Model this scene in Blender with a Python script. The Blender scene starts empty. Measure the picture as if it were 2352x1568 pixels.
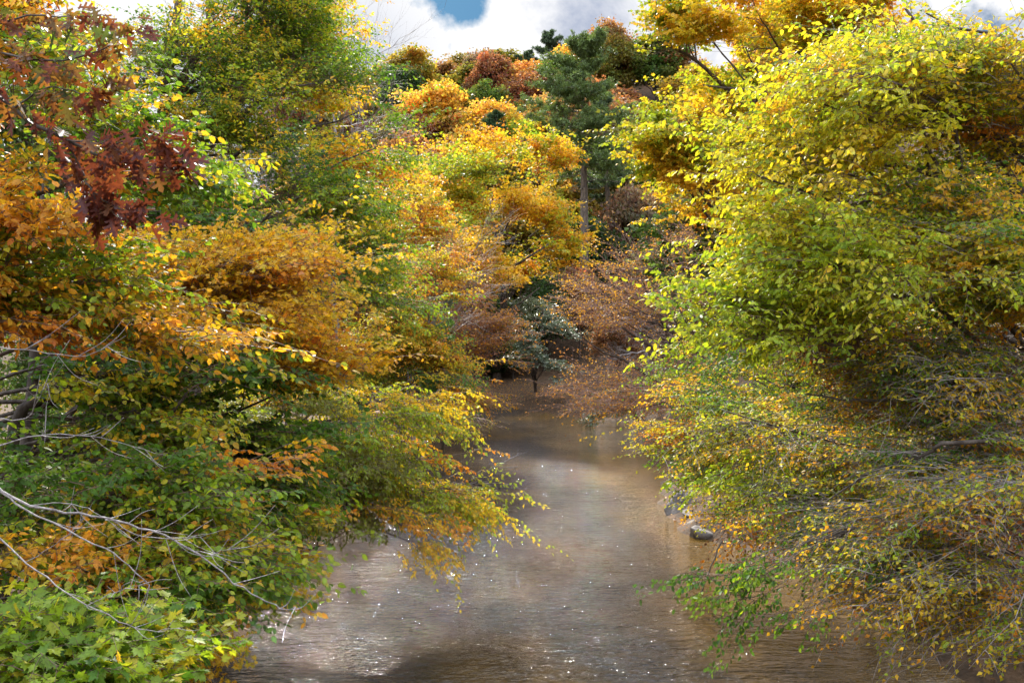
import bpy, math, numpy as np
rng = np.random.default_rng(11)
S = bpy.context.scene
COL = bpy.data.collections.new('place'); S.collection.children.link(COL)
FP, HC = 2287.0, 6.0

def P(px, py, D):
    return np.array([(px - 1176) / FP * D, D, HC - (py - 784) / FP * D])
def nrm(v):
    return v / np.maximum(np.linalg.norm(v, axis=-1, keepdims=True), 1e-9)

# ------------------------------------------------------------ materials
def mat(name):
    m = bpy.data.materials.new(name); m.use_nodes = True
    nt = m.node_tree; nt.nodes.clear()
    return m, nt, nt.nodes, nt.links
def leaf_material(name, rough=0.5, trans=0.5, spec=0.35, boost=1.45):
    m, nt, N, L = mat(name)
    out = N.new('ShaderNodeOutputMaterial')
    at = N.new('ShaderNodeAttribute'); at.attribute_name = 'Col'
    oi = N.new('ShaderNodeObjectInfo')
    mul = N.new('ShaderNodeMix'); mul.data_type = 'RGBA'; mul.blend_type = 'MULTIPLY'; mul.inputs[0].default_value = 1
    L.new(at.outputs['Color'], mul.inputs[6]); L.new(oi.outputs['Color'], mul.inputs[7])
    tcn = N.new('ShaderNodeTexCoord'); nz = N.new('ShaderNodeTexNoise'); nz.inputs['Scale'].default_value = 34; nz.inputs['Detail'].default_value = 4; nz.inputs['Roughness'].default_value = .7
    L.new(tcn.outputs['Object'], nz.inputs['Vector']); mr = N.new('ShaderNodeValToRGB'); e = mr.color_ramp.elements
    e[0].position = .36; e[0].color = (.55, .42, .4, 1); e[1].position = .6; e[1].color = (1.12, 1.1, 1.05, 1); em = e.new(.44); em.color = (.95, .93, .9, 1)
    L.new(nz.outputs[0], mr.inputs[0]); base_ = mul
    mul = N.new('ShaderNodeMix'); mul.data_type = 'RGBA'; mul.blend_type = 'MULTIPLY'; mul.inputs[0].default_value = 1
    L.new(base_.outputs[2], mul.inputs[6]); L.new(mr.outputs[0], mul.inputs[7])
    pb = N.new('ShaderNodeBsdfPrincipled'); pb.inputs['Roughness'].default_value = rough
    pb.inputs['Specular IOR Level'].default_value = spec
    L.new(mul.outputs[2], pb.inputs['Base Color'])
    bo = N.new('ShaderNodeMix'); bo.data_type = 'RGBA'; bo.blend_type = 'MULTIPLY'; bo.inputs[0].default_value = 1
    bo.inputs[7].default_value = (boost * 1.05, boost, boost * 0.55, 1)
    L.new(mul.outputs[2], bo.inputs[6])
    tr = N.new('ShaderNodeBsdfTranslucent'); L.new(bo.outputs[2], tr.inputs['Color'])
    mx = N.new('ShaderNodeMixShader'); mx.inputs[0].default_value = trans
    L.new(pb.outputs[0], mx.inputs[1]); L.new(tr.outputs[0], mx.inputs[2]); L.new(mx.outputs[0], out.inputs[0])
    return m
def noise_material(name, c1, c2, scale, rough=0.85, bump=0.3, stretch=(1, 1, 1), detail=8, bscale=None, spec=0.3, dist=0.05):
    m, nt, N, L = mat(name)
    out = N.new('ShaderNodeOutputMaterial'); pb = N.new('ShaderNodeBsdfPrincipled')
    pb.inputs['Roughness'].default_value = rough; pb.inputs['Specular IOR Level'].default_value = spec
    tc = N.new('ShaderNodeTexCoord'); mp = N.new('ShaderNodeMapping'); mp.inputs['Scale'].default_value = stretch
    L.new(tc.outputs['Object'], mp.inputs[0])
    nz = N.new('ShaderNodeTexNoise'); nz.inputs['Scale'].default_value = scale; nz.inputs['Detail'].default_value = detail
    L.new(mp.outputs[0], nz.inputs['Vector'])
    cr = N.new('ShaderNodeValToRGB'); cr.color_ramp.elements[0].position = 0.3; cr.color_ramp.elements[1].position = 0.7
    cr.color_ramp.elements[0].color = (*c1, 1); cr.color_ramp.elements[1].color = (*c2, 1)
    L.new(nz.outputs[0], cr.inputs[0]); L.new(cr.outputs[0], pb.inputs['Base Color'])
    nb = N.new('ShaderNodeTexNoise'); nb.inputs['Scale'].default_value = bscale or scale * 2; nb.inputs['Detail'].default_value = 6
    L.new(mp.outputs[0], nb.inputs['Vector'])
    bp = N.new('ShaderNodeBump'); bp.inputs['Strength'].default_value = bump; bp.inputs['Distance'].default_value = dist
    L.new(nb.outputs[0], bp.inputs['Height']); L.new(bp.outputs[0], pb.inputs['Normal']); L.new(pb.outputs[0], out.inputs[0])
    return m
M_LEAF = leaf_material('autumn_leaf')
M_SHINE = leaf_material('glossy_evergreen_leaf', 0.36, 0.15, 0.9)
M_NEEDLE = leaf_material('pine_needle', 0.45, 0.3, 0.4)
M_BARK = noise_material('dark_bark', (0.035, 0.026, 0.02), (0.13, 0.105, 0.085), 9, bump=0.6, stretch=(1, 1, .25))
M_TWIG = noise_material('grey_twig', (0.13, 0.105, 0.09), (0.33, 0.29, 0.26), 6, bump=0.1, rough=0.6)
M_BROWNTWIG = noise_material('brown_twig', (0.07, 0.04, 0.025), (0.2, 0.13, 0.085), 6, bump=0.1, rough=0.6)
M_PINKTWIG = noise_material('pink_brown_twig', (.2, .11, .085), (.42, .27, .21), 6, bump=.1, rough=.6)
M_PINEBARK = noise_material('pine_bark', (0.06, 0.05, 0.042), (0.22, 0.17, 0.13), 5, bump=0.8, stretch=(1, 1, .3))
M_ROCK = noise_material('river_rock', (0.05, 0.042, 0.036), (0.24, 0.21, 0.18), 2.2, bump=0.8, rough=0.75, bscale=6)

# ------------------------------------------------------------ mesh assembly
class Mesh:
    def __init__(s): s.v = []; s.q = []; s.n = []; s.c = []; s.k = 0
    def add(s, verts, faces, cols=None):
        """verts (n,3); faces: list of int arrays (m,k); cols: per face array or None"""
        s.v.append(np.asarray(verts, np.float32))
        for f, c in zip(faces, cols if cols is not None else [None] * len(faces)):
            f = np.asarray(f)
            s.q.append((f + s.k).astype(np.int32))
            s.c.append(np.ones((len(f), 4), np.float32) if c is None else np.asarray(c, np.float32))
        s.k += len(verts)
    def build(s, name, material, parent=None, col=True, smooth=False):
        me = bpy.data.meshes.new(name)
        if s.k:
            v = np.concatenate(s.v); me.vertices.add(len(v)); me.vertices.foreach_set('co', v.ravel())
            li = np.concatenate([f.ravel() for f in s.q]); sz = np.concatenate([np.full(len(f), f.shape[1], np.int32) for f in s.q])
            st = np.concatenate([[0], np.cumsum(sz)[:-1]]).astype(np.int32)
            me.loops.add(len(li)); me.loops.foreach_set('vertex_index', li)
            me.polygons.add(len(sz)); me.polygons.foreach_set('loop_start', st)
            if smooth: me.polygons.foreach_set('use_smooth', np.ones(len(sz), bool))
            if col:
                a = me.attributes.new('Col', 'FLOAT_COLOR', 'FACE'); a.data.foreach_set('color', np.concatenate(s.c).ravel())
            me.update(calc_edges=True)
        me.materials.append(material)
        o = bpy.data.objects.new(name, me); COL.objects.link(o)
        if parent is not None: o.parent = parent
        return o
def tag(o, label=None, cat=None, group=None, kind=None):
    if label: o['label'] = label
    if cat: o['category'] = cat
    if group: o['group'] = group
    if kind: o['kind'] = kind
    return o
def empty(name, loc, label, cat, group=None):
    o = bpy.data.objects.new(name, None); COL.objects.link(o); o.location = tuple(loc); o.empty_display_size = 0.5
    return tag(o, label, cat, group)

def tubes(ms, pts, rad, sides=4):
    """pts (N,K,3), rad (N,K) -> joined tapered tubes"""
    N_, K = pts.shape[:2]
    if N_ == 0: return
    tan = nrm(np.gradient(pts, axis=1)); md = nrm(pts[:, -1] - pts[:, 0])
    ref = np.where(np.abs(md[:, 2:3]) > .8, [[1., 0, 0]], [[0, 0, 1.]])[:, None, :]
    a = nrm(np.cross(tan, ref)); b = np.cross(tan, a)
    th = np.arange(sides) / sides * 2 * np.pi
    ring = pts[:, :, None] + rad[:, :, None, None] * (a[:, :, None] * np.cos(th)[:, None] + b[:, :, None] * np.sin(th)[:, None])
    idx = np.arange(N_ * K * sides).reshape(N_, K, sides)
    nx = np.roll(idx, -1, axis=2)
    f = np.stack([idx[:, :-1], nx[:, :-1], nx[:, 1:], idx[:, 1:]], -1).reshape(-1, 4)
    caps = [idx[:, -1, ::-1] if False else idx[:, -1]]
    ms.add(ring.reshape(-1, 3), [f, caps[0].reshape(-1, sides)])
def smooth_poly(pts, per=6, wob=0.0):
    """Catmull-Rom through control points -> (K,3)"""
    p = np.asarray(pts, float); p = np.vstack([2 * p[0] - p[1], p, 2 * p[-1] - p[-2]]); out = []
    for i in range(1, len(p) - 2):
        for t in np.arange(per) / per:
            out.append(.5 * ((2 * p[i]) + (-p[i - 1] + p[i + 1]) * t + (2 * p[i - 1] - 5 * p[i] + 4 * p[i + 1] - p[i + 2]) * t * t + (-p[i - 1] + 3 * p[i] - 3 * p[i + 1] + p[i + 2]) * t ** 3))
    out.append(p[-2]); out = np.array(out)
    if wob: out[1:-1] += rng.normal(0, wob, (len(out) - 2, 3))
    return out

# leaf outlines: x along the leaf, y across, z up; halves meet on the midrib
def half_sym(pts, fold=.25, droop=.12):
    v = []; n = len(pts)
    mid = [(pts[0][0], 0), (pts[-1][0], 0)]
    V = [(pts[0][0], 0, 0)] + [(x, y, fold * y - droop * x * x) for x, y in pts[1:-1]] + [(pts[-1][0], 0, -droop * pts[-1][0] ** 2)]
    V += [(x, -y, fold * y - droop * x * x) for x, y in pts[1:-1]]
    f1 = list(range(n)); f2 = [0] + [n - 1] + list(range(2 * n - 3, n - 1, -1))
    return np.array(V, float), [f1[::-1], f2[::-1]]
SHAPES = {
    'kite': half_sym([(0, 0), (.42, .5), (1, 0)], .3, .15),
    'ovate': half_sym([(0, 0), (.22, .42), (.6, .44), (1, 0)], .25, .18),
    'maple': half_sym([(0, 0), (-.05, .2), (-.12, .48), (.1, .42), (.2, .7), (.34, .55), (.62, .72), (.5, .3), (.72, .3), (.72, .16), (1, 0)], .12, .15),
    'oak': half_sym([(0, 0), (.12, .05), (.16, .34), (.26, .28), (.24, .1), (.36, .12), (.42, .52), (.52, .42), (.5, .12), (.6, .14), (.72, .5), (.8, .36), (.74, .12), (.88, .18), (1, 0)], .2, .25),
}
def put_leaves(ms, pos, d, up, length, width, cols, shape):
    T, fs = SHAPES[shape]; n = len(pos)
    x = nrm(d); z = nrm(up - (up * x).sum(-1, keepdims=True) * x); y = np.cross(z, x)
    W = (length * width)[:, None, None]; Ln = length[:, None, None]
    v = pos[:, None] + x[:, None] * T[None, :, 0:1] * Ln + y[:, None] * T[None, :, 1:2] * W + z[:, None] * T[None, :, 2:3] * W
    base = np.arange(n)[:, None] * len(T); c = np.hstack([cols, np.ones((n, 1))])
    fl = [base + np.array(f) for f in fs]
    if all(len(f) == len(fs[0]) for f in fs): ms.add(v.reshape(-1, 3), fl, [c] * len(fs))
    else: ms.add(v.reshape(-1, 3), fl, [c] * len(fs))

_nd = rng.normal(0, 1, (10, 3)); _np = rng.uniform(0, 6.28, 10)
def field(p, freq, seed=0):
    r = np.roll(_nd, seed % 10, axis=0)
    return np.sin(p @ r.T * freq + _np + seed).sum(-1) / 3.2      # about -1..1
def ramp(stops, s):
    xs = [a for a, _ in stops]; cs = np.array([c for _, c in stops])
    return np.stack([np.interp(s, xs, cs[:, i]) for i in range(3)], -1)
# real leaf colours (albedo)
G1 = (.035, .095, .016); G2 = (.075, .17, .018); YG = (.27, .38, .025); Y = (.62, .46, .03); GO = (.62, .33, .025)
O = (.55, .2, .022); R = (.30, .065, .025); BR = (.17, .07, .035); TAN = (.4, .26, .12); OL = (.17, .17, .03)
R_GREEN = [(0, G1), (.45, G2), (.7, YG), (.9, Y), (1, GO)]
R_BEECH = [(0, G2), (.25, YG), (.5, GO), (.8, O), (1, R)]
R_GOLD = [(0, OL), (.3, YG), (.5, Y), (.8, GO), (1, O)]
R_LIME = [(0, G2), (.35, YG), (.6, (.5, .5, .03)), (.85, Y), (1, GO)]
R_MIX = [(0, G2), (.25, YG), (.5, Y), (.75, GO), (.9, O), (1, BR)]
R_RUST = [(0, OL), (.3, GO), (.6, O), (.8, R), (1, BR)]
R_BROWN = [(0, OL), (.2, GO), (.4, (.4, .19, .05)), (.7, (.3, .13, .06)), (1, BR)]

def leafy_twigs(tw, lv, starts, dirs, lens, rad, leaf, ll, width, rmp, bias, spread=.25, n_main=9, n_side=4, side_leaves=5,
                droop=.25, freq=.8, seed=0, hang=.35, thick=1.0, keep=1.0, tumble=.75, sb=None):
    """a fan of twigs with alternate leaves for every start point"""
    n = len(starts); K = 5; t = np.linspace(0, 1, K)
    lens = np.broadcast_to(lens, (n,)).astype(float)
    g = np.array([0, 0, -1.])
    main = starts[:, None] + dirs[:, None] * (lens[:, None] * t)[..., None] + g * (droop * lens[:, None] * t ** 2)[..., None]
    main[:, 1:] += rng.normal(0, .02, (n, K - 1, 3)) * lens[:, None, None]
    tubes(tw, main, thick * rad * (1 - .75 * t)[None] * np.ones((n, 1)), 3)
    upv = nrm(np.array([0, 0, 1.]) + rng.normal(0, .35, (n, 3)))
    lat = nrm(np.cross(dirs, upv))
    polys = [(main, np.arange(n), n_main)]
    if n_side:
        ts = np.linspace(.2, .85, n_side); sg = np.where(np.arange(n_side) % 2, 1., -1.)
        i0 = np.clip((ts * (K - 1)).astype(int), 0, K - 2); fr = ts * (K - 1) - i0
        st = main[:, i0] * (1 - fr)[None, :, None] + main[:, i0 + 1] * fr[None, :, None]
        sd = nrm(dirs[:, None] * .75 + lat[:, None] * sg[None, :, None] * .75 + rng.normal(0, .15, (n, n_side, 3)))
        sl = lens[:, None] * (.55 - .35 * ts)[None] * rng.uniform(.8, 1.2, (n, n_side))
        st, sd, sl = st.reshape(-1, 3), sd.reshape(-1, 3), sl.reshape(-1)
        side = st[:, None] + sd[:, None] * (sl[:, None] * t)[..., None] + g * (droop * 1.2 * sl[:, None] * t ** 2)[..., None]
        tubes(tw, side, thick * rad * .5 * (1 - .6 * t)[None] * np.ones((len(st), 1)), 3)
        polys.append((side, np.repeat(np.arange(n), n_side), side_leaves))
    sb = (bias + spread * field(starts, freq, seed) if sb is None else sb) + rng.normal(0, .06, n)
    for pl, sid, m in polys:
        if m == 0: continue
        N_ = len(pl); tt = (np.arange(m) + .6)[None] / m * np.ones((N_, 1)) + rng.uniform(-.3, .3, (N_, m)) / m
        tt = np.clip(tt, .05, 1); i0 = np.clip((tt * (K - 1)).astype(int), 0, K - 2); fr = (tt * (K - 1) - i0)[..., None]
        ar = np.arange(N_)[:, None]
        a, b = pl[ar, i0], pl[ar, i0 + 1]; pos = a * (1 - fr) + b * fr; tan = nrm(b - a)
        sgn = np.where((np.arange(m) % 2)[None, :, None] > 0, 1., -1.)
        u = upv[sid][:, None]; l2 = nrm(np.cross(tan, u))
        d = nrm(tan * .7 + l2 * sgn * .8 + g * hang + rng.normal(0, .3, tan.shape))
        up = u + rng.normal(0, tumble, tan.shape)
        pos, d, up = pos.reshape(-1, 3), d.reshape(-1, 3), up.reshape(-1, 3); sd_ = np.repeat(sid, m)
        k = rng.random(len(pos)) < keep
        pos, d, up, sd_ = pos[k], d[k], up[k], sd_[k]
        s = sb[sd_] + rng.normal(0, .075, len(pos)) + .06 * (tt.reshape(-1)[k] - .5)
        c = ramp(rmp, np.clip(s, 0, 1)) * rng.uniform(.75, 1.2, (len(pos), 1))
        put_leaves(lv, pos, d, up, ll * rng.uniform(.65, 1.2, len(pos)), np.full(len(pos), width), c, leaf)

def grow(base, top, lobes, n_prim, n_sec, r0, arch=.35, explicit=None):
    """woody skeleton: trunk, primary limbs to targets in the lobes, secondary branches; returns polylines and nodes"""
    base, top = np.asarray(base, float), np.asarray(top, float)
    H = np.linalg.norm(top - base)
    mid = (base + top) / 2 + np.array([rng.normal(0, .03 * H), rng.normal(0, .03 * H), 0])
    trunk = smooth_poly([base, base * .6 + mid * .4 + rng.normal(0, .01 * H, 3), mid, mid * .5 + top * .5 + rng.normal(0, .015 * H, 3), top], 4)
    K = len(trunk); tr = r0 * (1 - .85 * np.linspace(0, 1, K)) ; tr[0] *= 1.35
    c = np.array([l[0] for l in lobes]); r = np.array([l[1] for l in lobes]); w = r.prod(1) ** (2 / 3); w = w / w.sum()
    def samp(n, lo=.3):
        m = n * 3; i = rng.choice(len(lobes), m, p=w); v = nrm(rng.normal(0, 1, (m, 3)))
        q = c[i] + r[i] * v * (rng.uniform(lo, 1, (m, 1)) ** .6) * np.exp(rng.normal(0, .13, (m, 1)))
        # foliage gathers in uneven tiers with open gaps between them
        f = field(q * [1, 1, 2.3], 1.9 / np.median(r), 3) + rng.normal(0, .22, m)
        return q[np.argsort(-f)[:n]]
    out = []; nodes = [trunk]; nrad = [tr]
    def limb(tgt, src, rs, K=9, arc=arch, wob=.022):
        n = len(tgt); t = np.linspace(0, 1, K)
        L_ = np.linalg.norm(tgt - src, axis=1)
        p = src[:, None] * (1 - t)[None, :, None] + tgt[:, None] * t[None, :, None]
        p[..., 2] += arc * (L_[:, None] * .5) * np.sin(np.pi * t ** .8)[None]
        ph = rng.uniform(0, 6.28, (n, 1, 3)); fq = rng.uniform(4, 9, (n, 1, 3)); env = np.sin(np.pi * t)[None, :, None]
        p = p + np.sin(ph + fq * t[None, :, None]) * env * wob * 1.6 * L_[:, None, None]; p[:, 1:-1] += rng.normal(0, 1, (n, K - 2, 3)) * wob * .3 * L_[:, None, None]
        rr = np.maximum(rs[:, None] * (1 - .8 * t)[None], .004)
        return p, rr
    tg = samp(n_prim, .35)
    # attach below the target, so limbs climb
    hz = np.clip((tg[:, 2] - base[2] - .45 * np.linalg.norm(tg[:, :2] - base[:2], axis=1)) / max(top[2] - base[2], .1), .12, .9)
    ii = np.clip((hz * (K - 1)).astype(int), 1, K - 2)
    p, rr = limb(tg, trunk[ii], np.minimum(tr[ii] * .4, .006 * H + .015)); prim = (p, rr)
    nodes.append(p.reshape(-1, 3)); nrad.append(rr.reshape(-1))
    if explicit:
        for e in explicit: nodes.append(e[0]); nrad.append(e[1])
    A = np.vstack(nodes); B = np.concatenate(nrad)
    def attach(tg):
        dmat = np.linalg.norm(tg[:, None] - A[None], axis=2) + 1.2 * np.maximum(A[None, :, 2] - tg[:, None, 2], 0)
        # prefer nodes that lie closer to the trunk than the target
        tx = np.linalg.norm(tg[:, :2] - base[:2], axis=1)[:, None]; ax = np.linalg.norm(A[:, :2] - base[:2], axis=1)[None]
        dmat = dmat + 2.0 * np.maximum(ax - tx + .3, 0)
        j = dmat.argmin(1); return j
    tg2 = samp(n_sec, .4); j = attach(tg2)
    p2, r2 = limb(tg2, A[j], np.minimum(B[j] * .6, .0022 * H + .006), 9, arch * .5, .02)
    A = np.vstack([A, p2[:, 1:].reshape(-1, 3)]); B = np.concatenate([B, r2[:, 1:].reshape(-1)])
    return dict(trunk=(trunk, tr), prim=prim, sec=(p2, r2), A=A, B=B, samp=samp, base=base, top=top)

def tree(name, label, cat, base, top, lobes, r0=.2, n_prim=14, n_sec=60, n_spray=400, spray=(.5, 1.1), leaf='kite', ll=.07, width=.55,
         rmp=R_MIX, bias=.5, spread=.25, group=None, bark=M_BARK, twig=M_BROWNTWIG, arch=.35, out=.9, upw=.1, limbs=None, view=0,
         lmat=None, bough=.38, **kw):
    """lobes: [(centre, radii)] world. limbs: explicit [(control points, r0, r1)]"""
    base = np.asarray(base, float); ex = []
    root = empty(name, base, label, cat, group)
    off = base.copy()
    for cp, ra, rb in (limbs or []):
        q = smooth_poly(cp, 5, .012); ex.append((q, np.linspace(ra, rb, len(q))))
    g = grow(base, top, lobes, n_prim, n_sec, r0, arch, ex)
    tm = Mesh(); tubes(tm, g['trunk'][0][None] - off, g['trunk'][1][None], 9); tm.build('trunk', bark, root, False, True)
    for q, r_ in ex:
        m = Mesh(); tubes(m, q[None] - off, r_[None], 6); m.build('limb', bark, root, False, True)
    lm = Mesh(); tubes(lm, g['prim'][0] - off, g['prim'][1], 5); lm.build('limbs', bark, root, False, True)
    tw = Mesh(); tubes(tw, g['sec'][0] - off, g['sec'][1], 4)
    p2, r2 = g['sec']; n2 = len(p2); bi = rng.integers(0, n2, n_spray); tt = rng.uniform(.25, 1, n_spray) ** .8 * 8
    i0 = np.clip(tt.astype(int), 0, 7); fr = (tt - i0)[:, None]; a = p2[bi, i0] * (1 - fr) + p2[bi, i0 + 1] * fr
    tg_ = nrm(p2[bi, i0 + 1] - p2[bi, i0])
    st = a + rng.normal(0, 1, a.shape) * bough * np.mean(spray) * np.array([1.15, 1.15, .22])
    t = np.linspace(0, 1, 4)
    cp = a[:, None] * (1 - t)[None, :, None] + st[:, None] * t[None, :, None]
    tubes(tw, cp - off, np.minimum(r2[bi, i0], .011)[:, None] * (1 - .4 * t)[None], 3)
    tz = base[2] + .35 * (st[:, 2] - base[2])
    o_ = st - np.stack([np.full(n_spray, base[0]), np.full(n_spray, base[1]), tz], -1)
    d = nrm(nrm(o_) * out * .7 + tg_ * .7 + np.array([0, 0, upw]) + rng.normal(0, .36, st.shape) * np.array([1, 1, .45]))
    kw['sb'] = (bias + spread * (.55 * field(p2[:, -1], kw.get('freq', .8), kw.get('seed', 0)) + .65 * rng.normal(0, 1, n2)))[bi]
    lv = Mesh()
    leafy_twigs(tw, lv, st, d, rng.uniform(*spray, n_spray) * np.exp(rng.normal(-.05, .3, n_spray)), .006, leaf, ll, width, rmp, bias, spread, **kw)
    lv.v = [x - off.astype(np.float32) for x in lv.v]
    # leafy_twigs wrote its twigs in world space; shift them
    k0 = len(tw.v)
    fix = [i for i in range(2, k0)]
    for i in fix: tw.v[i] = tw.v[i] - off.astype(np.float32)
    tw.build('twigs', twig, root, False); lv.build('crown', lmat or M_LEAF, root)
    return root
def lobe(px, py, D, rx, ry, rd): return (P(px, py, D), np.array([rx / FP * D, rd, ry / FP * D]))

# ------------------------------------------------------------ terrain and water
WP = np.array([(-5.4, -60), (-5.4, 10), (-5.3, 18), (-5.7, 26), (-6.2, 34), (-5.6, 45), (-5.2, 60), (-7, 70), (-14, 77), (-40, 84), (-120, 95), (-120, 108), (-30, 100),
               (-10, 96.5), (-3, 93), (.9, 88), (4.3, 80), (8.5, 74), (9.5, 64), (8.2, 50), (6.4, 42), (5.4, 36), (5.2, 31), (7.2, 27.5), (8.0, 25), (8.1, 18), (9, 10), (9, -60)], float)
def wdist(x, y):
    """signed distance to the waterline, positive on land"""
    p = np.stack([x, y], -1); d = np.full(x.shape, 1e9); ins = np.zeros(x.shape, bool)
    for a, b in zip(WP, np.roll(WP, -1, axis=0)):
        ab = b - a; t = np.clip(((p - a) @ ab) / (ab @ ab), 0, 1)
        d = np.minimum(d, np.linalg.norm(p - a - t[..., None] * ab, axis=-1))
        c = ((a[1] > y) != (b[1] > y)); xx = a[0] + (y - a[1]) / (b[1] - a[1] + 1e-12) * ab[0]
        ins ^= c & (x < xx)
    return np.where(ins, -d, d)
def sm(a, b, x):
    t = np.clip((x - a) / (b - a), 0, 1); return t * t * (3 - 2 * t)
def ground_h(x, y):
    x = np.asarray(x, float); y = np.asarray(y, float)
    d = wdist(x, y) + .25 * np.sin(x * 1.7 + y * .9) * np.sin(y * 1.3)
    h = np.where(d < 0, np.maximum(d * .6, -.9), 1.25 * sm(0, 1.6, d) + .09 * np.maximum(d - 1.6, 0))
    prof = np.interp(x, [-300, -75, -50, -30, 0, 20, 60, 300], [.3, .4, .62, .93, 1.0, 1.06, .95, .8])
    h = h + 47 * prof * sm(90, 225, y) * (d > 0) * np.clip(d / 12, 0, 1)
    h = h + .18 * np.clip(x - 18, 0, 40) * sm(0, 40, y) * (y < 400)
    h = h + .25 * np.sin(x * .35 + 1) * np.sin(y * .28) * np.clip(d / 6, 0, 1)
    return h
def gh(x, y): return float(ground_h(np.array([x]), np.array([y]))[0])
gx = np.concatenate([np.linspace(-700, -125, 24), np.linspace(-120, -32, 45), np.linspace(-30, 30, 181), np.linspace(32, 120, 45), np.linspace(125, 700, 24)])
gy = np.concatenate([np.linspace(-300, -22, 20), np.linspace(-20, 110, 300), np.linspace(112, 260, 75), np.linspace(270, 900, 30)])
XX, YY = np.meshgrid(gx, gy, indexing='ij'); ZZ = ground_h(XX, YY)
gi = np.arange(XX.size).reshape(XX.shape)
gm = Mesh(); gm.add(np.stack([XX, YY, ZZ], -1).reshape(-1, 3), [np.stack([gi[:-1, :-1], gi[1:, :-1], gi[1:, 1:], gi[:-1, 1:]], -1).reshape(-1, 4)])
M_GROUND = noise_material('leaf_littered_soil', (.035, .025, .016), (.15, .085, .04), 3.0, bump=.8, bscale=14, rough=.9)
tag(gm.build('ground', M_GROUND, None, False, True), kind='structure')

def water_material():
    m, nt, N, L = mat('muddy_river_water')
    out = N.new('ShaderNodeOutputMaterial'); pb = N.new('ShaderNodeBsdfPrincipled')
    pb.inputs['IOR'].default_value = 1.33; pb.inputs['Roughness'].default_value = .045; pb.inputs['IOR'].default_value = 1.36
    tc = N.new('ShaderNodeTexCoord')
    nz = N.new('ShaderNodeTexNoise'); nz.inputs['Scale'].default_value = .22; nz.inputs['Detail'].default_value = 5
    mp = N.new('ShaderNodeMapping'); mp.inputs['Scale'].default_value = (1.0, .45, 1); L.new(tc.outputs['Object'], mp.inputs[0]); L.new(mp.outputs[0], nz.inputs['Vector'])
    cr = N.new('ShaderNodeValToRGB'); e = cr.color_ramp.elements
    e[0].position = .36; e[0].color = (.018, .014, .009, 1); e[1].position = .66; e[1].color = (.13, .072, .012, 1)
    def mt(op, a, b=None, clamp=False):
        q = N.new('ShaderNodeMath'); q.operation = op; q.use_clamp = clamp
        for i, v in enumerate((a, b)):
            if v is None: continue
            if isinstance(v, (int, float)): q.inputs[i].default_value = v
            else: L.new(v, q.inputs[i])
        return q.outputs[0]
    sp = N.new('ShaderNodeSeparateXYZ'); L.new(tc.outputs['Object'], sp.inputs[0])
    # sand bars show through the shallow right side; the fast water in the middle is rippled
    shallow = mt('MULTIPLY', mt('SUBTRACT', mt('ADD', sp.outputs[0], mt('MULTIPLY', sp.outputs[1], .03)), 4.2), .07)
    L.new(mt('ADD', nz.outputs[0], mt('MINIMUM', mt('MAXIMUM', shallow, -.08), .16)), cr.inputs[0]); L.new(cr.outputs[0], pb.inputs['Base Color'])
    n2 = N.new('ShaderNodeTexNoise'); n2.inputs['Scale'].default_value = .16; n2.inputs['Detail'].default_value = 4; n2.inputs['Distortion'].default_value = .8
    mp2 = N.new('ShaderNodeMapping'); mp2.inputs['Scale'].default_value = (.7, 1, 1); mp2.inputs['Rotation'].default_value = (0, 0, .5); L.new(tc.outputs['Object'], mp2.inputs[0]); L.new(mp2.outputs[0], n2.inputs['Vector'])
    calm = mt('SUBTRACT', mt('MULTIPLY', mt('SUBTRACT', n2.outputs[0], .34), 5.0), mt('MULTIPLY', mt('MAXIMUM', shallow, 0.0), 5.0), clamp=True)
    n3 = N.new('ShaderNodeTexNoise'); n3.inputs['Scale'].default_value = .55; n3.inputs['Detail'].default_value = 5; n3.inputs['Roughness'].default_value = .62; n3.inputs['Distortion'].default_value = 1.2
    mp3 = N.new('ShaderNodeMapping'); mp3.inputs['Scale'].default_value = (.7, 1.0, 1); mp3.inputs['Rotation'].default_value = (0, 0, -.45); L.new(tc.outputs['Object'], mp3.inputs[0]); L.new(mp3.outputs[0], n3.inputs['Vector'])
    streak = mt('MULTIPLY', mt('SUBTRACT', n3.outputs[0], .36), 4.2, clamp=True)
    rip = mt('ADD', mt('MULTIPLY', calm, .35), .6)
    rip = mt('MULTIPLY', rip, mt('ADD', mt('MULTIPLY', streak, .7), .75))
    prev = None
    for sc, det, st, dist in ((1.0, 2, (.4, 1, 1), .30), (4.2, 2, (.42, 1, 1), .19), (12, 2, (.45, 1, 1), .10)):
        a = N.new('ShaderNodeMapping'); a.inputs['Scale'].default_value = st; a.inputs['Rotation'].default_value = (0, 0, .12 * sc % .4)
        L.new(tc.outputs['Object'], a.inputs[0])
        n = N.new('ShaderNodeTexNoise'); n.inputs['Scale'].default_value = sc; n.inputs['Detail'].default_value = det; n.inputs['Distortion'].default_value = .5
        L.new(a.outputs[0], n.inputs['Vector'])
        b = N.new('ShaderNodeBump'); L.new(rip, b.inputs['Strength']); b.inputs['Distance'].default_value = dist
        L.new(n.outputs[0], b.inputs['Height'])
        if prev: L.new(prev.outputs[0], b.inputs['Normal'])
        prev = b
    L.new(prev.outputs[0], pb.inputs['Normal']); L.new(pb.outputs[0], out.inputs[0])
    return m
wm = Mesh(); ux = np.linspace(-125, 40, 60); uy = np.linspace(-60, 112, 70); UX, UY = np.meshgrid(ux, uy, indexing='ij'); ui = np.arange(UX.size).reshape(UX.shape)
wm.add(np.stack([UX, UY, UX * 0], -1).reshape(-1, 3), [np.stack([ui[:-1, :-1], ui[1:, :-1], ui[1:, 1:], ui[:-1, 1:]], -1).reshape(-1, 4)])
tag(wm.build('water', water_material(), None, False, True), kind='structure')

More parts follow.
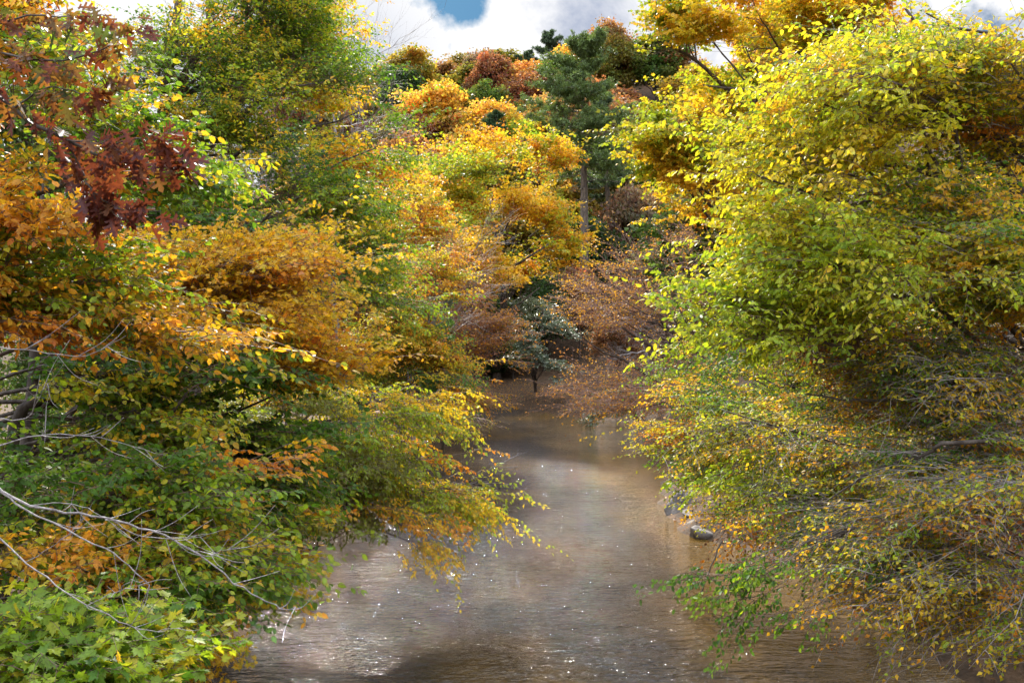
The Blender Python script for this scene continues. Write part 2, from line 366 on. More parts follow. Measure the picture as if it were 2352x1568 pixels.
# ------------------------------------------------------------ near trees on the left bank
def B(x, y, dz=-.3): return (x, y, gh(x, y) + dz)
def T(x, y, z): return np.array([x, y, z], float)

# red oak branch hanging in from the upper left, close to the bridge
ob = empty('oak_branch', P(-160, 60, 5.6), 'dark red and olive lobed oak leaves on the branch closest at upper left', 'branch')
off = P(-160, 60, 5.6); bm_ = Mesh(); om = Mesh(); lvs = Mesh()
obl = [([P(-160, 60, 5.6), P(30, 250, 5.6), P(150, 320, 5.5), P(260, 370, 5.4), P(360, 375, 5.3), P(420, 370, 5.3)], .014, .003),
       ([P(150, 320, 5.5), P(190, 400, 5.5), P(215, 440, 5.4), P(280, 480, 5.4), P(370, 485, 5.3)], .007, .002),
       ([P(150, 320, 5.5), P(250, 330, 5.3), P(330, 320, 5.2), P(400, 335, 5.2)], .006, .002),
       ([P(-160, 60, 5.6), P(0, 120, 5.5), P(120, 140, 5.4), P(240, 110, 5.3), P(300, 60, 5.2)], .009, .002),
       ([P(-100, 90, 5.6), P(40, 40, 5.7), P(150, 40, 5.6), P(230, 35, 5.5)], .008, .002),
       ([P(30, 250, 5.6), P(110, 200, 5.4), P(200, 215, 5.3), P(250, 190, 5.3)], .006, .002),
       ([P(215, 440, 5.4), P(225, 470, 5.4), P(235, 490, 5.4)], .004, .002)]
obl = [(np.array([[ (q[0]), q[1], q[2]] for q in cp]), a, b) for cp, a, b in obl]
_pp, _dd, _cc, _uu, _ll = [], [], [], [], []
def shrinkY(q): return q
for li, (cp, a, b) in enumerate(obl):
    q = smooth_poly(cp, 5, .004); tubes(bm_, q[None] - off, np.linspace(a, b, len(q))[None], 5)
    n = int(len(q) * 2.6)
    for k in range(n):
        i = rng.integers(len(q) // 8, len(q)); t_ = nrm(q[min(i + 1, len(q) - 1)] - q[i - 1])
        _pp.append(q[i] + rng.normal(0, .035, 3)); _dd.append(t_ * .5 + rng.normal(0, .45, 3) + np.array([.1, 0, -.55]))
        _uu.append(np.array([0, -.5, .5]) + rng.normal(0, .6, 3)); _ll.append(rng.uniform(.085, .15))
        s = np.clip(rng.normal(.30 if li in (3, 4, 5) else .72, .2), 0, 1)
        _cc.append(ramp([(0, (.07, .10, .03)), (.3, (.19, .09, .025)), (.6, (.15, .037, .02)), (1, (.09, .024, .02))], np.array([s]))[0] * rng.uniform(.7, 1.15))
_pp, _dd, _cc, _uu, _ll = map(np.array, (_pp, _dd, _cc, _uu, _ll))
put_leaves(lvs, _pp - off, _dd, _uu, _ll, np.full(len(_pp), .78), _cc, 'oak')
bm_.build('stem', M_BARK, ob, False, True); lvs.build('leaves', M_LEAF, ob)

tree('beech_tree', 'orange and yellow beech reaching across the left edge behind the red oak branch', 'tree', B(-9.5, 10.5), T(-8.6, 11, 13),
     [lobe(60, 330, 10, 300, 230, 1.6), lobe(300, 480, 10.5, 260, 150, 1.2), lobe(80, 90, 10.5, 260, 150, 1.4), lobe(60, 640, 10, 220, 110, 1.1),
      lobe(60, 530, 9.6, 200, 100, 1), lobe(420, 770, 10.2, 330, 55, .9), lobe(120, 760, 10, 200, 80, .9)],
     r0=.2, n_prim=22, n_sec=90, n_spray=1300, spray=(.45, .85), leaf='ovate', ll=0.088, width=.6, rmp=R_BEECH, bias=0.36, spread=0.34, freq=1.1, seed=1, n_main=8, n_side=3, side_leaves=4, arch=.2, upw=0)
tree('hornbeam_tree', 'dark green hornbeam with orange outer sprays leaning over the river at upper left', 'tree', B(-9.0, 23), T(-7.5, 23.5, 17),
     [lobe(640, 430, 22, 240, 260, 2.2), lobe(560, 160, 23, 260, 220, 2.4), lobe(780, 560, 21, 200, 150, 1.8), lobe(710, 310, 22, 150, 170, 1.8), lobe(440, 330, 23, 220, 260, 2.4), lobe(830, 420, 21, 80, 110, 1.2), lobe(860, 600, 21, 100, 70, 1.2),
      lobe(600, 50, 23, 110, 110, 1.6), lobe(800, 720, 21, 110, 70, 1.2)],
     r0=.26, n_prim=34, n_sec=150, n_spray=2300, spray=(.6, 1.3), leaf='kite', ll=0.1, width=.55, rmp=R_GREEN, bias=0.58, spread=0.3, freq=.45, seed=2, arch=.25, upw=.3, n_main=9, n_side=4, side_leaves=5)
tree('hornbeam_tree', 'rusty orange and olive tree against the cloud left of the gap of sky', 'tree', B(-11.5, 31), T(-9.5, 31, 19),
     [lobe(650, 190, 30, 100, 150, 2.0), lobe(770, 330, 29, 90, 70, 1.6), lobe(840, 450, 28, 80, 90, 1.6), lobe(600, 40, 31, 60, 100, 1.6), lobe(660, 100, 31, 110, 160, 2)],
     r0=.26, n_prim=22, n_sec=100, n_spray=1150, spray=(.7, 1.4), leaf='kite', ll=0.14, width=.55, rmp=R_MIX, bias=0.56, spread=.3, freq=.4, seed=3, arch=.25, upw=.3, n_main=8, n_side=4, side_leaves=5)
tree('maple_tree', 'golden orange maple fanning its sprays to the right at mid left', 'tree', B(-8.2, 15.5), T(-7.4, 16, 9.5),
     [lobe(560, 740, 14.5, 220, 130, 1.5), lobe(660, 650, 15, 150, 110, 1.2), lobe(420, 700, 15, 200, 120, 1.4), lobe(640, 830, 14.5, 190, 70, 1.1), lobe(780, 640, 15, 110, 60, 1.0), lobe(300, 640, 15, 150, 80, 1.2)],
     r0=.15, n_prim=22, n_sec=90, n_spray=1400, spray=(.5, 1.0), leaf='maple', ll=0.075, width=.62, rmp=R_GOLD, bias=.72, spread=.16, freq=.8, seed=4, arch=.1, upw=.15, n_main=8, n_side=4, side_leaves=4)
tree('vine_draped_tree', 'green leafed tree with a dark curved limb above the shadowed hollow at left', 'tree', B(-9.0, 13.5), T(-8.7, 14, 8),
     [lobe(150, 880, 13, 260, 110, 1.2), lobe(450, 950, 13.5, 260, 130, 1.2), lobe(200, 1060, 12.5, 300, 100, 1.2), lobe(560, 1060, 14, 220, 110, 1.3), lobe(300, 560, 15, 250, 120, 1.4)],
     r0=.2, n_prim=18, n_sec=80, n_spray=1250, spray=(.4, .9), leaf='ovate', ll=0.092, width=.7, rmp=R_GREEN, bias=0.52, spread=.22, freq=.9, seed=5, n_main=8, n_side=3, side_leaves=4,
     limbs=[([P(20, 1110, 12.6), P(40, 960, 12.6), P(120, 900, 12.5), P(240, 860, 12.5), P(330, 850, 12.4)], .09, .04), ([P(330, 1010, 12.6), P(400, 940, 12.5), P(430, 900, 12.5)], .035, .015)])
tree('beech_sapling', 'green beech sapling with orange tips above the water at lower left', 'tree', B(-6.6, 10), T(-6.2, 10.2, 5.5),
     [lobe(200, 1180, 9.5, 280, 150, 1.0), lobe(430, 1290, 9.8, 180, 80, .9), lobe(60, 1300, 9, 180, 120, .8), lobe(430, 1150, 10.5, 220, 110, 1), lobe(470, 1400, 10.5, 80, 60, .6), lobe(300, 1400, 9.8, 170, 60, .8)],
     r0=.08, n_prim=18, n_sec=80, n_spray=1250, spray=(.4, .8), leaf='ovate', ll=0.085, width=.6, rmp=R_BEECH, bias=0.2, spread=.3, freq=1.3, seed=6, n_main=8, n_side=3, side_leaves=4, arch=.1, upw=-.1)
tree('green_maple', 'bright green maple seedling with broad lobed leaves in the bottom left corner', 'tree', B(-5.9, 7.2), T(-5.2, 7.3, 3.8),
     [lobe(90, 1450, 7, 130, 50, .7), lobe(210, 1480, 7, 110, 45, .6), lobe(300, 1530, 7.2, 50, 30, .4), lobe(120, 1560, 6.8, 150, 40, .7), lobe(30, 1500, 6.5, 100, 50, .5)],
     r0=.05, n_prim=14, n_sec=50, n_spray=340, spray=(.35, .6), leaf='maple', ll=0.088, width=.68, rmp=R_GREEN, bias=0.62, spread=0.1, freq=1.3, seed=7, n_main=6, n_side=3, side_leaves=3, hang=.2, tumble=.5, arch=.1, upw=0)
tree('birch_tree', 'golden green tree with drooping sprays overhanging the river from the left bank', 'tree', B(-7.2, 22), T(-6.5, 21.5, 7),
     [lobe(760, 1000, 20.5, 210, 110, 1.6), lobe(900, 1120, 20.5, 150, 110, 1.4), lobe(1000, 1200, 20.5, 100, 60, 1), lobe(600, 1130, 21, 200, 120, 1.6), lobe(870, 960, 22, 150, 80, 1.4), lobe(1010, 1080, 22, 90, 70, 1), lobe(830, 1200, 20, 110, 60, 1)],
     r0=.14, n_prim=26, n_sec=110, n_spray=1150, spray=(.5, 1.0), leaf='kite', ll=0.1, width=.62, rmp=R_GOLD, bias=0.5, spread=0.3, freq=.7, seed=8, arch=.25, upw=-.1, hang=.6, droop=.4, n_main=8, n_side=4, side_leaves=5,
     limbs=[([T(-6.9, 22, 3.2), P(690, 1140, 21), P(780, 1150, 20.6), P(860, 1160, 20.4), P(930, 1210, 20.2)], .085, .02), ([P(780, 1150, 20.6), P(840, 1190, 20.4), P(880, 1200, 20.3)], .04, .012)])
tree('alder_thicket', 'dense olive and yellow thicket closing the left bank behind the birch limb', 'shrub', B(-10.5, 36), T(-10, 36, 4.5),
     [lobe(420, 900, 33, 150, 55, 1.6), lobe(600, 910, 33, 150, 55, 1.6), lobe(770, 930, 34, 110, 50, 1.6), lobe(250, 900, 31, 150, 60, 1.6), lobe(520, 960, 30, 160, 40, 1.4)],
     r0=.1, n_prim=22, n_sec=110, n_spray=1000, spray=(.6, 1.2), leaf='kite', ll=.13, width=.6, rmp=R_GOLD, bias=.3, spread=.3, freq=.5, seed=24, arch=.15, upw=.1, n_main=7, n_side=4, side_leaves=4)
tree('maple_shrub', 'low ochre and green shrub along the left waterline below the drooping sprays', 'shrub', B(-5.9, 17), T(-5.2, 17, 3),
     [lobe(540, 1290, 16.5, 110, 90, 1.2), lobe(580, 1180, 17, 130, 80, 1.2), lobe(400, 1400, 15, 130, 90, 1), lobe(430, 1470, 14, 60, 50, .8), lobe(400, 1230, 17, 160, 90, 1.2)],
     r0=.05, n_prim=16, n_sec=60, n_spray=800, spray=(.35, .8), leaf='maple', ll=0.09, width=.62, rmp=R_GOLD, bias=.45, spread=.3, freq=.8, seed=9, arch=.1, upw=0, n_main=7, n_side=4, side_leaves=4)

# ------------------------------------------------------------ right bank
tree('yellow_beech', 'sunlit yellow green beech with large leaves leaning in from the right', 'tree', B(10.5, 18.5), T(9.2, 17.5, 14),
     [lobe(1840, 470, 14, 170, 160, 1.4), lobe(1920, 330, 14, 180, 160, 1.4), lobe(1800, 640, 13.5, 150, 100, 1.2), lobe(1920, 640, 14, 150, 130, 1.4), lobe(1760, 760, 13.5, 90, 50, .8), lobe(2030, 200, 14.5, 130, 110, 1.2)],
     bough=0.5, r0=.22, n_prim=20, n_sec=110, n_spray=1250, spray=(.5, 1.0), leaf='ovate', ll=0.095, width=.55, rmp=R_LIME, bias=0.46, spread=.22, freq=.7, seed=12, arch=.3, upw=0, hang=.5, n_main=8, n_side=4, side_leaves=4)
tree('tulip_tree', 'tall golden yellow tree against the clouds at the right of the gap of sky', 'tree', B(14, 42), T(12.5, 42, 23),
     [lobe(1630, 160, 38, 110, 170, 3), lobe(1720, 30, 40, 180, 120, 3), lobe(1900, 0, 40, 160, 110, 3), lobe(1560, 50, 38, 50, 70, 1.5), lobe(1610, 340, 37, 110, 120, 3), lobe(1740, 260, 40, 180, 170, 3), lobe(1500, 350, 36, 50, 60, 1.5), lobe(1660, 450, 38, 150, 120, 3), lobe(1850, 120, 42, 200, 200, 3), lobe(1630, 570, 36, 100, 90, 2.5)],
     r0=.4, n_prim=36, n_sec=190, n_spray=2300, spray=(.7, 1.4), leaf='kite', ll=0.18, width=.8, rmp=R_GOLD, bias=0.47, spread=.22, freq=.25, seed=13, arch=.1, upw=.3, n_main=8, n_side=4, side_leaves=5,
     limbs=[([T(13.4, 42, 11.5), P(1800, 260, 41), P(1700, 230, 39), P(1600, 140, 38), P(1500, 90, 38)], .16, .03), ([P(1860, 245, 38), P(1780, 205, 37), P(1700, 205, 36.5), P(1600, 195, 36)], .08, .03),
            ([T(13.6, 42, 9), P(1700, 400, 39), P(1570, 300, 37), P(1470, 260, 36)], .14, .03)])
tree('hickory_tree', 'orange and yellow speckled tree with dark slanting limbs at the upper right edge', 'tree', B(9.9, 16), T(8.8, 15.6, 14),
     [lobe(2200, 150, 15, 230, 200, 1.5), lobe(2250, 420, 14.5, 200, 190, 1.4), lobe(2080, 300, 15.5, 170, 200, 1.5), lobe(2170, 620, 14.5, 200, 150, 1.4), lobe(2300, 720, 14, 160, 150, 1.4), lobe(2060, 60, 15.5, 140, 110, 1.5)],
     r0=.3, n_prim=22, n_sec=130, n_spray=2300, spray=(.5, 1.1), leaf='kite', ll=0.09, width=.55, rmp=R_MIX, bias=0.4, spread=0.24, freq=.6, seed=14, arch=.2, upw=0, n_main=8, n_side=4, side_leaves=5, twig=M_TWIG,
     limbs=[([T(9.5, 16, 7), P(2340, 430, 15.5), P(2260, 260, 15.2), P(2180, 150, 15), P(2080, 20, 15)], .075, .02), ([T(9.8, 16, 4), P(2330, 760, 15), P(2230, 580, 14.8), P(2100, 440, 14.6), P(2010, 330, 14.5)], .05, .01)])
tree('ironwood_tree', 'brown twiggy tree with silvery shining leaves and small seed clusters on the right bank', 'tree', B(11.5, 17), T(10.5, 17, 8.5),
     [lobe(2050, 880, 15, 260, 120, 1.8), lobe(2250, 950, 14.5, 190, 150, 1.6), lobe(1850, 930, 16, 200, 100, 1.6), lobe(2050, 720, 15.5, 200, 90, 1.5), lobe(2200, 820, 15, 200, 110, 1.5)],
     keep=0.72, r0=.18, n_prim=26, n_sec=130, n_spray=1650, spray=(.5, 1.2), leaf='kite', ll=0.075, width=.5, rmp=R_MIX, bias=0.5, spread=0.45, freq=.9, seed=15, arch=.15, upw=-.05, n_main=8, n_side=5, side_leaves=5, twig=M_TWIG, thick=1.5,
     limbs=[([T(11.2, 17, 4), P(2250, 925, 14.5), P(2120, 912, 14), P(1980, 920, 14), P(1850, 905, 14)], .05, .012)])
tree('ironwood_tree', 'green and brown thicket tree with descending grey branches at the lower right corner', 'tree', B(10.8, 13.5), T(9.6, 13.5, 6),
     [lobe(2220, 1150, 12.5, 210, 150, 1.4), lobe(2050, 1170, 13.5, 180, 110, 1.5), lobe(2280, 1320, 12, 130, 120, 1.1), lobe(2130, 1330, 13, 120, 70, 1.1), lobe(2270, 1470, 12, 90, 70, .9), lobe(1920, 1110, 15, 170, 110, 1.4)],
     keep=0.7, r0=.14, n_prim=26, n_sec=120, n_spray=1700, spray=(.45, 1.0), leaf='kite', ll=0.07, width=.6, rmp=R_MIX, bias=0.33, spread=0.34, freq=.9, seed=16, arch=.05, upw=-.25, n_main=8, n_side=5, side_leaves=4, twig=M_TWIG, thick=1.4,
     limbs=[([T(10.2, 13.5, 4.8), P(2250, 1010, 12.5), P(2130, 1040, 12.5), P(2010, 1080, 13), P(1880, 1160, 13.2)], .04, .01), ([T(10.3, 13.5, 4.2), P(2230, 1130, 12), P(2110, 1230, 12), P(2040, 1330, 12)], .03, .008)])
tree('hazel_thicket', 'yellow green and rust thicket reaching over the river above the grey rocks', 'shrub', B(9.5, 26), T(8.5, 26, 6.5),
     [lobe(1680, 970, 24, 150, 110, 2), lobe(1840, 1040, 22, 190, 120, 2), lobe(1600, 1030, 25, 100, 60, 1.6), lobe(1810, 1130, 21, 110, 80, 1.4), lobe(1880, 1220, 19, 140, 70, 1.3), lobe(1700, 870, 25, 160, 90, 2), lobe(1960, 1240, 19, 130, 80, 1.3)],
     thick=1.5, r0=.14, n_prim=30, n_sec=150, n_spray=1900, spray=(.5, 1.2), leaf='kite', ll=0.095, width=.6, rmp=R_MIX, bias=.42, spread=0.4, freq=.6, seed=17, arch=.1, upw=-.15, n_main=8, n_side=4, side_leaves=5, twig=M_BROWNTWIG)
tree('beech_spray', 'fresh lime green branch of pointed leaves glowing above the rocks on the right', 'branch', T(8.2, 17, 5.2), T(7.2, 17, 5.1),
     [lobe(1700, 1085, 16, 100, 38, .5), lobe(1790, 1070, 16, 90, 50, .5), lobe(1620, 1105, 16, 40, 18, .3)],
     r0=.03, n_prim=5, n_sec=14, n_spray=85, spray=(.3, .6), leaf='ovate', ll=.09, width=.6, rmp=R_LIME, bias=.4, spread=.12, arch=.1, upw=0, n_main=7, n_side=2, side_leaves=4)
tree('hanging_branch', 'dark green leafy branch hanging just above the water at lower right', 'branch', P(1960, 1210, 12.6), P(1880, 1240, 12.4),
     [lobe(1600, 1335, 12, 60, 25, .3), lobe(1680, 1340, 12, 70, 35, .35), lobe(1780, 1310, 12.2, 80, 45, .4), lobe(1700, 1400, 12, 50, 30, .3), lobe(1840, 1390, 12.3, 80, 35, .4)],
     r0=.025, n_prim=7, n_sec=16, n_spray=85, spray=(.25, .5), leaf='ovate', ll=.07, width=.6, rmp=R_GREEN, bias=.42, spread=.12, arch=.05, upw=-.2, hang=.8, n_main=7, n_side=2, side_leaves=4)

# ------------------------------------------------------------ middle distance
tree('twiggy_cherry', 'pinkish brown twiggy tree with forked dark trunk right of the silvery rhododendron', 'tree', B(13, 58), T(9.5, 57, 13),
     [lobe(1420, 700, 55, 120, 130, 3), lobe(1530, 640, 55, 100, 110, 3), lobe(1400, 830, 55, 90, 70, 3), lobe(1490, 850, 54, 110, 90, 3), lobe(1330, 900, 56, 80, 30, 2.2), lobe(1420, 930, 54, 90, 30, 2.5)],
     droop=0.1, r0=.25, n_prim=40, n_sec=260, n_spray=1150, spray=(.9, 2.0), leaf='kite', ll=0.13, width=.6, rmp=R_BROWN, bias=.42, spread=.22, freq=.3, seed=18, arch=.1, upw=.1, n_main=3, n_side=6, side_leaves=2, keep=0.6, thick=2.0, twig=M_PINKTWIG,
     limbs=[([T(12, 58, 2.5), P(1560, 850, 57), P(1500, 800, 56), P(1440, 760, 55), P(1370, 700, 55)], .16, .03), ([P(1560, 850, 57), P(1530, 760, 56), P(1490, 680, 56), P(1460, 600, 56)], .13, .03),
            ([T(11.5, 58, 1.5), P(1500, 870, 55), P(1430, 825, 55), P(1390, 810, 55), P(1320, 760, 55)], .14, .03)])
tree('rhododendron', 'silvery shining evergreen rhododendron rising from the dark bend of the bank', 'shrub', B(2.2, 91), T(2.8, 87, 10),
     [lobe(1225, 735, 84, 55, 55, 2.2), lobe(1205, 810, 84, 35, 45, 2), lobe(1280, 790, 83, 60, 50, 2.2), lobe(1260, 850, 84, 60, 40, 2)],
     r0=.16, n_prim=20, n_sec=90, n_spray=800, spray=(.5, .9), leaf='kite', ll=.2, width=.45, rmp=[(0, (.1, .16, .1)), (1, (.24, .3, .2))], bias=.5, spread=.3, lmat=M_SHINE, n_main=8, n_side=3, side_leaves=4, upw=.4, hang=.1)
tree('laurel_bush', 'pale green glossy bush at the waterline on the far right shore', 'shrub', B(9.2, 74), T(8.6, 73, 3.5),
     [lobe(1400, 925, 70, 60, 40, 1.8), lobe(1370, 950, 70, 40, 22, 1.4), lobe(1440, 900, 71, 40, 30, 1.6)],
     r0=.08, n_prim=12, n_sec=50, n_spray=420, spray=(.4, .8), leaf='kite', ll=.15, width=.5, rmp=[(0, (.07, .13, .06)), (1, (.25, .3, .06))], bias=.5, spread=.4, lmat=M_SHINE, n_main=7, n_side=3, side_leaves=4)
tree('twiggy_maple', 'orange and green twiggy tree leaning out from the left bank before the bend', 'tree', B(-8.5, 52), T(-7.2, 51, 12),
     [lobe(950, 680, 48, 110, 110, 2.5), lobe(1010, 780, 48, 100, 90, 2.2), lobe(930, 850, 46, 120, 90, 2.2), lobe(1010, 900, 46, 90, 50, 2), lobe(880, 760, 46, 100, 90, 2), lobe(970, 600, 50, 90, 70, 2)],
     r0=.2, n_prim=34, n_sec=200, n_spray=1900, spray=(.7, 1.5), leaf='kite', ll=.15, width=.6, rmp=R_MIX, bias=.48, spread=.34, freq=.4, seed=21, arch=.15, upw=.05, n_main=6, n_side=4, side_leaves=3, thick=1.4)
tree('twiggy_birch', 'thin brown twigged tree with sparse yellow leaves at the left of the river bend', 'tree', B(-7.5, 72), T(-5.2, 70, 10),
     [lobe(1080, 760, 68, 100, 80, 2.6), lobe(1110, 850, 67, 80, 50, 2.2), lobe(1030, 690, 68, 90, 80, 2.6), lobe(1060, 900, 64, 80, 35, 2), lobe(1000, 960, 56, 80, 40, 2)],
     twig=M_PINKTWIG, r0=.18, n_prim=34, n_sec=200, n_spray=1100, spray=(.9, 1.9), leaf='kite', ll=.17, width=.6, rmp=R_BROWN, bias=.3, spread=.3, freq=.3, seed=22, arch=.15, upw=.05, n_main=5, n_side=5, side_leaves=3, keep=.8, thick=2.4)
tree('oak_tree', 'orange leafed tree with lime patches between the hornbeam and the wide golden tree', 'tree', B(-10, 66), T(-8.2, 64, 17),
     [lobe(930, 480, 60, 90, 110, 3), lobe(960, 580, 58, 90, 80, 3), lobe(890, 600, 58, 90, 100, 3), lobe(1000, 520, 62, 60, 70, 2.5)],
     r0=.22, n_prim=24, n_sec=150, n_spray=1100, spray=(.9, 1.8), leaf='kite', ll=.2, width=.65, rmp=R_MIX, bias=.55, spread=.3, freq=.3, seed=23, arch=.15, upw=.15, n_main=6, n_side=4, side_leaves=4, thick=1.5)
tree('poplar_tree', 'wide golden orange tree with leaning dark limbs in front of the wooded slope', 'tree', B(-1.5, 100), T(-2.2, 98, 20),
     [lobe(1130, 450, 84, 120, 90, 4), lobe(1215, 480, 85, 90, 90, 3), lobe(1040, 560, 82, 110, 90, 4), lobe(1180, 610, 82, 130, 70, 4), lobe(1170, 360, 88, 90, 60, 3), lobe(1290, 590, 86, 60, 50, 2.5), lobe(1020, 430, 88, 60, 90, 3), lobe(1250, 400, 92, 50, 60, 3), lobe(980, 650, 82, 70, 60, 3), lobe(1090, 650, 80, 80, 50, 3)],
     r0=.4, n_prim=40, n_sec=240, n_spray=2200, spray=(1.2, 2.4), leaf='kite', ll=0.3, width=.7, rmp=R_GOLD, bias=0.44, spread=0.28, freq=.16, seed=19, arch=.1, upw=.35, n_main=7, n_side=4, side_leaves=4, thick=2,
     limbs=[([P(1060, 760, 90), P(1090, 680, 86), P(1130, 640, 84), P(1200, 600, 82), P(1260, 560, 82)], .3, .06), ([P(1085, 690, 86), P(1110, 620, 84), P(1150, 550, 83), P(1180, 480, 84)], .2, .05),
            ([P(1075, 710, 86), P(1070, 620, 84), P(1050, 540, 84)], .18, .05), ([P(1010, 800, 80), P(1120, 730, 80), P(1180, 705, 80), P(1240, 660, 80)], .14, .05)])

# ------------------------------------------------------------ a prototype library for the trees that stand further off
def broadleaf_proto(k, n_cl=46, per=120, fs=.045):
    """unit tree: 1 high, crown radius about .32; returns (trunk mesh, crown mesh)"""
    tm, cm = Mesh(), Mesh()
    trunk = smooth_poly([(0, 0, 0), (rng.normal(0, .015), rng.normal(0, .015), .3), (rng.normal(0, .03), rng.normal(0, .03), .6), (0, 0, .85)], 4)
    tr = .018 * (1 - .8 * np.linspace(0, 1, len(trunk))); tubes(tm, trunk[None], tr[None], 7)
    cl = []
    while len(cl) < n_cl:
        v = nrm(rng.normal(0, 1, 3)) * rng.uniform(.45, 1) ** .5
        if v[2] < -.75: continue
        w = .85 + .3 * math.sin(3 * math.atan2(v[1], v[0]) + k * 1.7 + v[2] * 4) + rng.normal(0, .12)
        cl.append([v[0] * .3 * w, v[1] * .3 * w, .62 + v[2] * .34])
    cl = np.array(cl); j = np.clip(((cl[:, 2] - .25) / .7 * len(trunk)).astype(int), 1, len(trunk) - 2)
    t = np.linspace(0, 1, 6); p = trunk[j][:, None] * (1 - t)[None, :, None] + cl[:, None] * t[None, :, None]
    p[..., 2] += .03 * np.sin(np.pi * t)[None]; p[:, 1:-1] += rng.normal(0, .006, (n_cl, 4, 3))
    tubes(tm, p, (.007 * (1 - .8 * t))[None] * np.ones((n_cl, 1)), 4)
    rad = rng.uniform(.045, .12, n_cl) * (1 if n_cl < 100 else .95)
    cc = np.repeat(cl, per, 0); v = nrm(rng.normal(0, 1, (n_cl * per, 3))) * (rng.random((n_cl * per, 1)) ** .6)
    pos = cc + v * np.repeat(rad, per)[:, None] * np.array([1.25, 1.25, .8])
    pos += rng.normal(0, .016, pos.shape)
    n = len(pos); ton = np.repeat(rng.uniform(.72, 1.15, n_cl), per)[:, None] * rng.uniform(.65, 1.25, (n, 1))
    hue = np.repeat(rng.normal(0, .1, n_cl), per)[:, None] + rng.normal(0, .1, (n, 1))
    c = ton * np.hstack([1 + hue, 1 - .35 * hue, np.ones((n, 1))])
    put_leaves(cm, pos, rng.normal(0, 1, (n, 3)), rng.normal(0, 1, (n, 3)) + [0, 0, .8], fs * rng.uniform(.5, 1.1, n), np.full(n, .8), c, 'kite')
    return tm, cm
def mesh_of(ms, name, m, col):
    o = ms.build(name, m, None, col); me = o.data; bpy.data.objects.remove(o); return me
PROT = []
for k in range(6):
    tm, cm = broadleaf_proto(k, 110, 95, .036)
    PROT.append((mesh_of(tm, 'trunk', M_BARK, False), mesh_of(cm, 'crown', M_LEAF, True)))
NEARP = []
for k in range(4):
    tm, cm = broadleaf_proto(k + 7, 80, 150, .026)
    NEARP.append((mesh_of(tm, 'trunk', M_BARK, False), mesh_of(cm, 'crown', M_LEAF, True)))
def place(protos, name, label, cat, x, y, ztop, width, color, group, low=None):
    z0 = gh(x, y) - .3; h = ztop - z0
    o = empty(name, (x, y, z0), label, cat, group)
    o.scale = (width / .66, width / .66, h); o.rotation_euler = (rng.normal(0, .03), rng.normal(0, .03), rng.uniform(0, 6.28))
    t_, c_ = protos[rng.integers(len(protos))]
    for nm, me in (('trunk', t_), ('crown', c_)):
        q = bpy.data.objects.new(nm, me); COL.objects.link(q); q.parent = o
        if nm == 'crown': q.color = (*color, 1)
    return o
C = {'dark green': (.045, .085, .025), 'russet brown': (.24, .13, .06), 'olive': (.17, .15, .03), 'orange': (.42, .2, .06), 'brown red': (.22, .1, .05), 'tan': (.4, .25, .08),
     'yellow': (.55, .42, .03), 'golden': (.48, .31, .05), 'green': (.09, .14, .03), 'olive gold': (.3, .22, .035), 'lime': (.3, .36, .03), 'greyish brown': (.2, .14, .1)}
G_H = 'trees covering the wooded hill'
